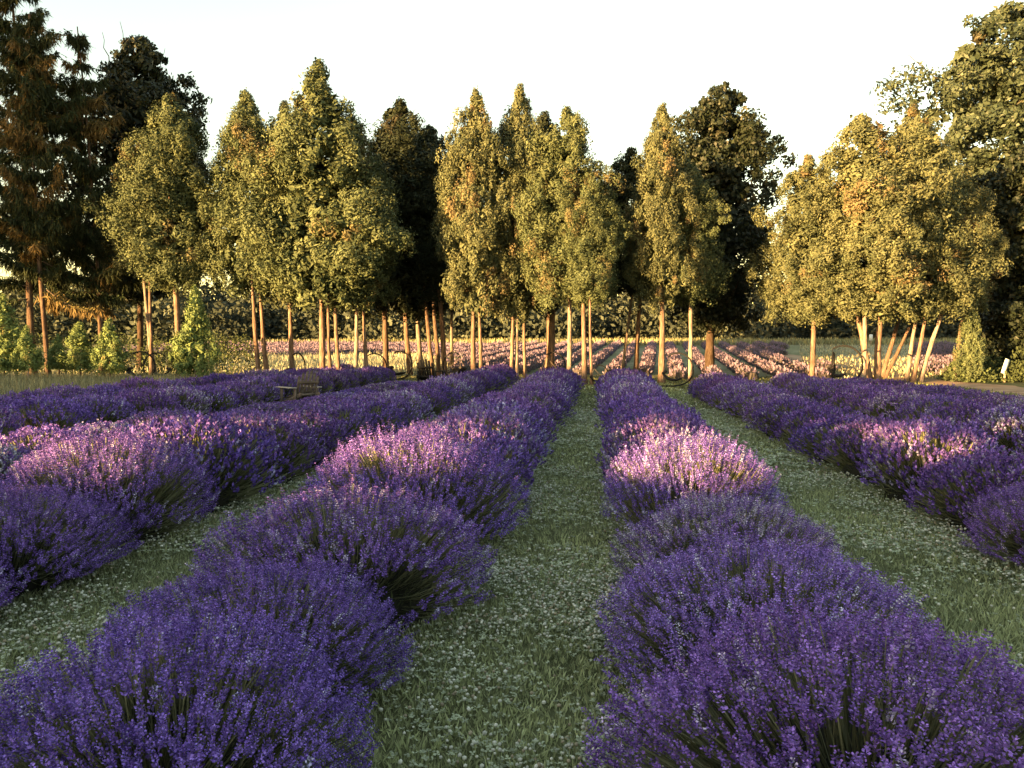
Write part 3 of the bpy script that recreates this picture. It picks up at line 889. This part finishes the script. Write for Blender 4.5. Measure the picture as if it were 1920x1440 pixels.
for ri, (desc, x, y0, y1, expl) in enumerate(ROWS):
    r = np.random.default_rng(800 + ri)
    pl = list(expl)
    y = expl[-1][0] if expl else y0
    first = not expl
    while True:
        g = np.clip((y - 8) / 18, 0, 1) * (1, 1, .35, .5, .15, .1, .1, .2, .2)[ri]
        ws = r.uniform(1.0, 1.18) + .26 * g
        if not first:
            y += 1.36 * ws * r.uniform(.84, 1.0)
        first = False
        if y > y1:
            break
        hs = r.uniform(.92, 1.1) + .18 * g
        if ri == 8:
            hs *= .84
        if ri == 4:
            hs *= .80 if y < 12.5 else .57
        if ri == 2 and y < 12:
            hs *= .9
        pal = r.choice([0, 0, .1, .2, .5, .8])
        pl.append((y, ws, hs, pal, r.uniform(-.08, .08)))
    for k, (y, ws, hs, pal, dx) in enumerate(pl):
        PLANTS.append((ri, k, x + dx, y, ws, hs, pal))

for (ri, k, x, y, ws, hs, pal) in PLANTS:
    desc = ROWS[ri][0]
    r = np.random.default_rng(5000 + ri * 60 + k)
    last = not any(p[0] == ri and p[1] == k + 1 for p in PLANTS)
    lab = f'{ORD[k]} lavender bush from the front in {desc}'
    if last:
        lab = f'last lavender bush at the far end of {desc}'
    if len(lab.split()) > 16:
        lab = lab.replace('the far end of ', 'end of ')
    protos = LOD0 if y < 7.4 and abs(x) < 4.6 else (LOD1 if y < 22 else LOD2)
    sp, st, fo = protos[int(r.integers(len(protos)))]
    t = thing('lavender_bush', lab, 'lavender bush', (x, y, float(gz(x, y))), r.uniform(0, 6.28), (ws, ws, hs), 'lavender bushes in rows')
    warm = r.uniform(-.08, .08)
    v = r.uniform(.85, 1.12)
    pcol = np.array([1.25, 1.42, 1.10]) * pal + np.array([1 + warm, 1 - abs(warm) * .3, 1 - warm]) * (1 - pal)
    pcol = pcol * v
    link('flower_spikes', sp, None, t, color=(*pcol, 1))
    link('stems', st, None, t)
    link('foliage', fo, None, t)

# ------------------------------------------------------------------ far lavender field
r = np.random.default_rng(900)
A = Acc()
VA = math.atan((1234 - 1125) / F)
for row in np.arange(-46, 46, 1.72):
    for s_ in np.arange(40, 92, .5):
        x = row + sin(VA) * (s_ - 40) + r.normal(0, .05)
        y = s_ + r.normal(0, .06)
        px = 960 + F * ((x * RT[0] + y * RT[1]) / (x * FW[0] + y * FW[1]))
        if px < -100 or px > 2000:
            continue
        if y < 62 + 3 * sin(px * .02) and px < 850 + (y - 45) * -3:
            continue
        if px > 1470 and not (1715 < px < 1815 and y > 44) and y < 95:
            if not (px < 1560 and y < 50):
                continue
        if px < 850 and y < 46:
            continue
        if y < 42.5 and px < 1240:
            continue
        if y > 84 + 3 * sin(px * .013):
            continue
        z = float(gz(x, y))
        n = 22
        ph = np.arccos(1 - r.random(n))
        th = r.uniform(0, 6.28, n)
        sc = r.uniform(.9, 1.15)
        o = np.stack([np.sin(ph) * np.cos(th), np.sin(ph) * np.sin(th), np.cos(ph)], -1)
        p = np.array([x, y, z + .08]) + o * np.array([.42, .42, .40]) * sc
        dd = unit(o * .6 + np.array([0, 0, .8]) + r.normal(0, .25, (n, 3)))
        s = unit(np.cross(dd, r.normal(0, 1, (n, 3))))
        c0 = np.array([.175, .132, .20]) * r.uniform(.92, 1.08)
        A.diamonds(p - dd * .08, dd, s, r.uniform(.13, .22, n), r.uniform(.07, .11, n), c0 * r.uniform(.8, 1.2, (n, 1)))
        # green heart
        k6 = np.arange(6) / 6 * 2 * pi
        ring = np.stack([x + .40 * np.cos(k6), y + .40 * np.sin(k6), np.full(6, z)], -1)
        ring2 = np.stack([x + .28 * np.cos(k6), y + .28 * np.sin(k6), np.full(6, z + .32)], -1)
        q6 = np.arange(6)
        A.add(np.concatenate([ring, ring2]), np.stack([q6, (q6 + 1) % 6, (q6 + 1) % 6 + 6, q6 + 6], -1), np.array([.07, .06, .06]))
        A.add(ring2, np.array([[0, 1, 2, 3], [0, 3, 4, 5]]), np.array([.09, .07, .10]))
flav = link('far_lavender_field', A.mesh('far_lavender_field'), M_FLOWER)
flav['kind'] = 'stuff'
flav['label'] = 'sunlit pink lavender rows in the far field behind the trees'
flav['category'] = 'lavender field'
flav.color = (1, 1, 1, 1)

# ------------------------------------------------------------------ grass paths with clover
r = np.random.default_rng(950)
A = Acc()


def scatter(x0, x1, y0, y1, dens):
    n = int((x1 - x0) * (y1 - y0) * dens)
    return np.stack([r.uniform(x0, x1, n), r.uniform(y0, y1, n)], -1)


def blades(P, hmin, hmax, w, c, spread=.55, heightmap=None):
    n = len(P)
    p = np.stack([P[:, 0], P[:, 1], gz(P[:, 0], P[:, 1]) - .005], -1)
    d = unit(np.array([0, 0, 1.0]) + r.normal(0, spread, (n, 3)) * np.array([1, 1, .2]))
    d[:, 2] = np.abs(d[:, 2])
    s = unit(np.cross(d, r.normal(0, 1, (n, 3))))
    hh = r.uniform(hmin, hmax, n)
    if heightmap is not None:
        hh = hh * heightmap(P[:, 0], P[:, 1])
    pt = np.clip(.5 + .55 * fbm(P[:, 0], P[:, 1], 1.1, 61) + .3 * fbm(P[:, 0], P[:, 1], 5, 62), 0, 1)[:, None]
    cc = np.asarray(c) * (1 - pt) * .8 + (np.asarray(c) * 1.25 + np.array([.05, .04, .01])) * pt
    A.diamonds(p, d, s, hh, w * r.uniform(.7, 1.3, n), cc * r.uniform(.45, 1.6, (n, 1)), .4)


def patchy(x, y):
    return .75 + .45 * np.clip(fbm(x, y, 1.6, 21) + .5, 0, 1.2)


PATHS = [(-1.15, .4), (1.15, 3.05), (-3.65, -1.95), (3.6, 6.0), (-6.5, -4.3), (-9.1, -6.8), (6.1, 8.3), (-11.6, -9.3)]
GC = (.30, .335, .18)
for i, (a, b) in enumerate(PATHS):
    if i < 3:
        blades(scatter(a, b, 2.1, 5.5, 4000), .03, .085, .009, GC, heightmap=patchy)
        blades(scatter(a, b, 5.5, 10, 1800), .03, .08, .011, GC, heightmap=patchy)
        blades(scatter(a, b, 10, 18, 600), .03, .08, .019, GC, heightmap=patchy)
        blades(scatter(a, b, 18, 36, 200), .03, .08, .028, GC, heightmap=patchy)
    else:
        blades(scatter(a, b, 8, 36, 100), .04, .10, .03, GC)
blades(scatter(-22, 14, 27, 42, 45), .05, .13, .04, (.12, .13, .055))
gr = link('grass', A.mesh('grass'), M_GRASS)
gr['kind'] = 'stuff'
gr['label'] = 'short green grass of the paths between the lavender rows'
gr['category'] = 'grass'

# clover leaves and white heads
A = Acc()


def clover_density(P):
    return np.clip(.5 + .95 * fbm(P[:, 0], P[:, 1], 1.25, 33) + .35 * fbm(P[:, 0], P[:, 1], 4, 34), .05, 1)


def clover_leaves(P, size):
    n = len(P)
    z = gz(P[:, 0], P[:, 1]) + r.uniform(.02, .075, n)
    p = np.stack([P[:, 0], P[:, 1], z], -1)
    a0 = r.uniform(0, 6.28, n)
    cc = np.array([.37, .41, .28]) * r.uniform(.6, 1.5, (n, 1))
    for k in range(3):
        a = a0 + k * 2 * pi / 3
        d = unit(np.stack([np.cos(a), np.sin(a), r.uniform(-.1, .5, n)], -1))
        s = unit(np.cross(d, np.array([0, 0, 1.0]) + r.normal(0, .25, (n, 3))))
        A.diamonds(p, d, s, size * r.uniform(.8, 1.2, n), size * .85, cc, .6)


for i, (a, b) in enumerate(PATHS[:3]):
    for (u, v, dn, sz) in ((2.1, 5.5, 1500, .016), (5.5, 10, 650, .024), (10, 20, 170, .045)):
        P = scatter(a, b, u, v, dn)
        P = P[r.random(len(P)) < clover_density(P)]
        clover_leaves(P, sz)
cl = link('clover', A.mesh('clover'), M_GRASS)
cl['kind'] = 'stuff'
cl['label'] = 'grey green clover leaves growing through the path grass'
cl['category'] = 'clover'

A = Acc()
# a head: small rounded ball of florets
bm_v, bm_f = [], []
phi_ = (1 + 5 ** .5) / 2
ico = np.array([[-1, phi_, 0], [1, phi_, 0], [-1, -phi_, 0], [1, -phi_, 0], [0, -1, phi_], [0, 1, phi_], [0, -1, -phi_], [0, 1, -phi_], [phi_, 0, -1], [phi_, 0, 1], [-phi_, 0, -1], [-phi_, 0, 1]])
ico = unit(ico)
icf = np.array([[0, 11, 5], [0, 5, 1], [0, 1, 7], [0, 7, 10], [0, 10, 11], [1, 5, 9], [5, 11, 4], [11, 10, 2], [10, 7, 6], [7, 1, 8], [3, 9, 4], [3, 4, 2], [3, 2, 6], [3, 6, 8], [3, 8, 9], [4, 9, 5], [2, 4, 11], [6, 2, 10], [8, 6, 7], [9, 8, 1]])


def heads(P, size):
    n = len(P)
    z = gz(P[:, 0], P[:, 1]) + r.uniform(.05, .11, n)
    c = np.stack([P[:, 0], P[:, 1], z], -1)
    rad = size * r.uniform(.6, 1.15, n)
    v = c[:, None] + ico[None] * rad[:, None, None] * r.uniform(.75, 1.2, (n, 12, 1)) * np.array([1, 1, .85])
    f = (np.arange(n)[:, None, None] * 12 + icf[None]).reshape(-1, 3)
    old = r.random(n)
    col = np.where(old[:, None] < .75, np.array([.72, .72, .62]), np.array([.42, .36, .25])) * r.uniform(.75, 1.15, (n, 1))
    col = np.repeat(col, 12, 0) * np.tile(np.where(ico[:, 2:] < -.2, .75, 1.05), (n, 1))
    A.add(v.reshape(-1, 3), f, col)
    # stalks
    base = c.copy()
    base[:, 2] = gz(P[:, 0], P[:, 1])
    d = unit(c - base)
    s = unit(np.cross(d, r.normal(0, 1, (n, 3))))
    A.diamonds(base, d, s, z - base[:, 2], size * .25, np.array([.13, .16, .07]), .5)


for i, (a, b) in enumerate(PATHS[:3]):
    for (u, v, dn, sz) in ((2.1, 5.5, 900, .0098), (5.5, 10, 320, .0108), (10, 18, 80, .015), (18, 30, 20, .02)):
        P = scatter(a, b, u, v, dn)
        P = P[r.random(len(P)) < clover_density(P) ** 1.6]
        heads(P, sz)
ch = link('clover_flowers', A.mesh('clover_flowers'), M_GRASS)
ch['kind'] = 'stuff'
ch['label'] = 'white clover heads dotted over the grass paths'
ch['category'] = 'clover flowers'

# pale tall grass on the left, dry grass behind the trees
A = Acc()
P = scatter(-32, -13.2, 13, 34, 75)
blades(P, .3, .62, .028, (.17, .17, .11), .22)
tg = link('tall_grass', A.mesh('tall_grass'), M_GRASS)
tg['kind'] = 'stuff'
tg['label'] = 'pale grey green tall grass beyond the rows at the left'
tg['category'] = 'tall grass'
A = Acc()
P = scatter(-34, -9, 41, 62, 30)
P = P[(P[:, 0] / P[:, 1] < -.17) & (r.random(len(P)) < .25 + .7 * np.clip(fbm(P[:, 0], P[:, 1], .5, 41) + .5, 0, 1))]
blades(P, .2, .55, .05, (.38, .37, .255), .25)
P = scatter(9, 40, 40, 84, 9)
P = P[P[:, 0] / P[:, 1] > .24]
blades(P, .1, .35, .07, (.30, .28, .185), .35)
P = scatter(-40, 45, 83, 90, 22)
blades(P, .3, .8, .12, (.22, .22, .12), .25)
dg = link('dry_grass', A.mesh('dry_grass'), M_GRASS)
dg['kind'] = 'stuff'
dg['label'] = 'pale straw coloured grass in the sunlit field behind the trees'
dg['category'] = 'dry grass'


# ------------------------------------------------------------------ furniture
def rot(ax, a):
    c_, s_ = cos(a), sin(a)
    if ax == 'x':
        return np.array([[1, 0, 0], [0, c_, -s_], [0, s_, c_]])
    if ax == 'y':
        return np.array([[c_, 0, s_], [0, 1, 0], [-s_, 0, c_]])
    return np.array([[c_, -s_, 0], [s_, c_, 0], [0, 0, 1]])


def slab(name, lo, hi, mat, parent, R=None, T=(0, 0, 0), bev=.004):
    A = Acc()
    A.box(lo, hi, np.ones(3), None if R is None else (R, np.array(T, float)))
    return link(name, A.mesh(name), mat, parent)


def adirondack(lab, x, y, rz, mat, arm_mat=None, sc=1.0):
    """faces local +x; seat, fan back, broad arms"""
    t = thing('adirondack_chair', lab, 'garden chair', (x, y, float(gz(x, y))), rz, (sc, sc, sc), group='wooden garden chairs')
    back = rot('y', radians(-20))
    w = .088 if mat is M_WOODDARK else .078
    for k in range(6):
        yy = (k - 2.5) * .098
        h = .80 - .035 * abs(k - 2.5) ** 1.6
        fan = rot('x', -(k - 2.5) * .028)
        A = Acc()
        A.box((-.011, -w / 2 + .005, 0), (.011, w / 2 - .005, h - .03), np.ones(3), (back @ fan, np.array([-.30, yy * .92, .27])))
        A.box((-.0105, -w / 2 + .02, h - .03), (.0105, w / 2 - .02, h), np.ones(3), (back @ fan, np.array([-.30, yy * .92, .27])))
        link('back_slat', A.mesh('back_slat'), mat, t)
    for zz, hw in ((.10, .27), (.44, .30)):
        slab('back_rail', (-.045, -hw, zz), (-.0125, hw, zz + .07), mat, t, back, (-.30, 0, .27))
    seat = rot('y', radians(12))
    for k in range(6):
        slab('seat_slat', (-.30 + k * .098, -.27, 0), (-.30 + k * .098 + .088, .27, .02), mat, t, seat, (.02, 0, .33))
    for s in (-1, 1):
        slab('arm', (-.42, s * .36 - .075, .56), (.46, s * .36 + .075, .586), arm_mat or mat, t)
        slab('leg', (.32, s * .30 - .018, 0), (.42, s * .30 + .018, .558), mat, t)
        slab('leg', (-.42, s * .318 - .018, 0), (-.33, s * .318 + .018, .558), mat, t)
        slab('side_rail', (-.62, -.016, 0), (.38, .016, .10), mat, t, rot('y', radians(14)), (.0, s * .265, .205))
    return t


p = pos(560, 20.6)
adirondack('grey weathered garden chair standing alone between lavender rows on the left', p[0], p[1], radians(140), M_WOODGREY, M_BLEACH, .98)
p = pos(808, 31.5)
adirondack('dark wooden garden chair at the end of the rows under leaning trunks', p[0], p[1], radians(78), M_WOODDARK, None, 1.12)
p = pos(655, 37.5)
adirondack('pale painted garden chair half hidden by lavender below the tallest cedar', p[0], p[1], radians(-30), M_WOODWHITE)


def arc(pts_n, cx, cz, R0, a0, a1):
    a = np.linspace(a0, a1, pts_n)
    return np.stack([cx + R0 * np.cos(a), np.zeros(pts_n), cz + R0 * np.sin(a)], -1)


def hanging_chair(lab, px, d, rz, s=1.0, hoop=False):
    x, y = pos(px, d)
    t = thing('hanging_chair', lab, 'hanging chair', (x, y, float(gz(x, y))), rz, (s, s, s), 'hanging chairs under the trees')
    W = np.ones(3)
    # curved arm: rises from the foot at +x and bends over to -x
    A = Acc()
    q = np.linspace(0, 1, 18)
    ang = radians(-42) + q * radians(165)
    pts = np.stack([.05 + .62 * np.cos(ang), 0 * q, .72 + .66 * np.sin(ang)], -1)
    A.tube(pts, np.linspace(.040, .030, 18), W, 7)
    link('curved_arm', A.mesh('curved_arm', True), M_STEEL, t)
    for sy in (-1, 1):
        A = Acc()
        q = np.linspace(0, 1, 10)
        pts = np.stack([.52 - 1.15 * q, sy * .42 * np.sin(q * pi * .62), .035 + .24 * (1 - q) ** 4], -1)
        A.tube(pts, .026, W, 6)
        link('foot_rail', A.mesh('foot_rail', True), M_STEEL, t)
    tip = np.array([-.30, 0, 1.27])
    A = Acc()
    A.tube(np.array([[-.29, 0, 1.27], [-.30, 0, 1.2], [-.30, 0, 1.14]]), .012, W, 5)
    link('hook', A.mesh('hook'), M_STEEL, t)
    if hoop:
        A = Acc()
        a = np.linspace(0, 2 * pi, 25)
        pts = np.stack([-.27 + .05 * np.cos(a), .40 * np.cos(a), .62 + .52 * np.sin(a)], -1)
        A.tube(pts, .030, W, 6)
        link('hoop', A.mesh('hoop', True), M_STEEL, t)
        sx, sz0 = .30, .34
    else:
        sx, sz0 = .40, .30
        for ex in (-.52, .26):
            for sy in (-.26, .26):
                A = Acc()
                A.tube(np.array([[-.30, 0, 1.15], [(-.30 + ex) / 2, sy * .5, .84], [ex, sy, .53]]), .010, W, 5)
                link('hanger_rope', A.mesh('hanger_rope'), M_ROPE, t)
    # curved cushion
    nu, nv = 16, 7
    u = np.linspace(-1, 1, nu)
    v = np.linspace(-1, 1, nv)
    U, V = np.meshgrid(u, v)
    prof = sz0 + .13 * U ** 2 + .16 * np.maximum(-U, 0) ** 2 - .05 * np.maximum(U, 0)
    puff = .055 * np.sqrt(np.clip(1 - V ** 4, 0, 1)) * np.sqrt(np.clip(1 - U ** 6, 0, 1)) * (1 + .18 * np.cos(U * 14))
    xx = -.15 + sx * U
    yy = V * .31
    top = np.stack([xx, yy, prof + puff], -1).reshape(-1, 3)
    botm = np.stack([xx, yy, prof - puff * .8 - .002], -1).reshape(-1, 3)
    i0 = (np.arange(nv - 1)[:, None] * nu + np.arange(nu - 1)[None]).ravel()
    fq = np.stack([i0, i0 + 1, i0 + nu + 1, i0 + nu], -1)
    A = Acc()
    A.add(top, fq, W)
    A.add(botm, fq[:, ::-1], W)
    cu = link('cushion', A.mesh('cushion', True), M_CUSHION, t)
    A = Acc()
    hx = -.15 - sx * .78
    A.box((-.09, -.2, -.045), (.09, .2, .045), W, (rot('y', radians(-35)), np.array([hx, 0, sz0 + .30])))
    link('headrest', A.mesh('headrest'), M_CUSHION, cu)
    return t


hanging_chair('hanging chair with pale curved arm beside the twin pale trunks at the left', 262, 36, radians(10), 1.00)
hanging_chair('black arched hanging chair just right of the twin pale trunks', 297, 37, radians(200), 0.95)
hanging_chair('hanging chair silhouette above the grey garden chair', 556, 36, radians(75), 0.95)
hanging_chair('hanging chair arched low between the red trunks left of the dark garden chair', 700, 38, radians(20), 0.92)
hanging_chair('hanging chair with two arching arms left of the dark garden chair', 748, 38, radians(-15), 1.00)
hanging_chair('hanging chair between the dark garden chair and the middle cedars', 852, 39, radians(160), 0.95)
hanging_chair('hanging chair arcing behind the thick trunk of the middle group', 1035, 39, radians(5), 0.95)
hanging_chair('hanging lounger on the ground at the end of the middle grass path', 1122, 33, radians(15), 0.61)
hanging_chair('black hanging lounger with rope triangle by the thin trunk left of maple', 1268, 31.5, radians(-12), 0.98)
hanging_chair('black hoop hanging chair left of the splayed pale trunks', 1578, 33, radians(-14), 1.19, True)
hanging_chair('dark low lounger half hidden behind lavender right of the maple trunk', 1395, 33, radians(30), 0.64)

# leaning sign at the right
p = pos(1884, 36)
t = thing('leaning_sign', 'pale leaning sign board on a short timber post at the right', 'sign', (p[0], p[1], float(gz(*p))), radians(10))
A = Acc()
A.box((-.045, -.045, -.1), (.045, .045, .55), np.ones(3))
link('post', A.mesh('post'), M_POST, t)
A = Acc()
A.box((-.10, -.02, -.33), (.10, .02, .33), np.ones(3), (rot('y', radians(17)), np.array([-.02, -.07, .72])))
link('board', A.mesh('board'), M_SIGN, t)
p = pos(1632, 80)
t = thing('field_marker', 'tiny white marker post standing far off between the splayed trunks', 'marker', (p[0], p[1], float(gz(*p))), 0)
A = Acc()
A.box((-.16, -.03, .5), (.16, .03, 1.1), np.ones(3))
link('board', A.mesh('board'), M_SIGN, t)
A = Acc()
A.box((-.04, -.02, 0), (.04, .02, .498), np.ones(3))
link('post', A.mesh('post'), M_POST, t)
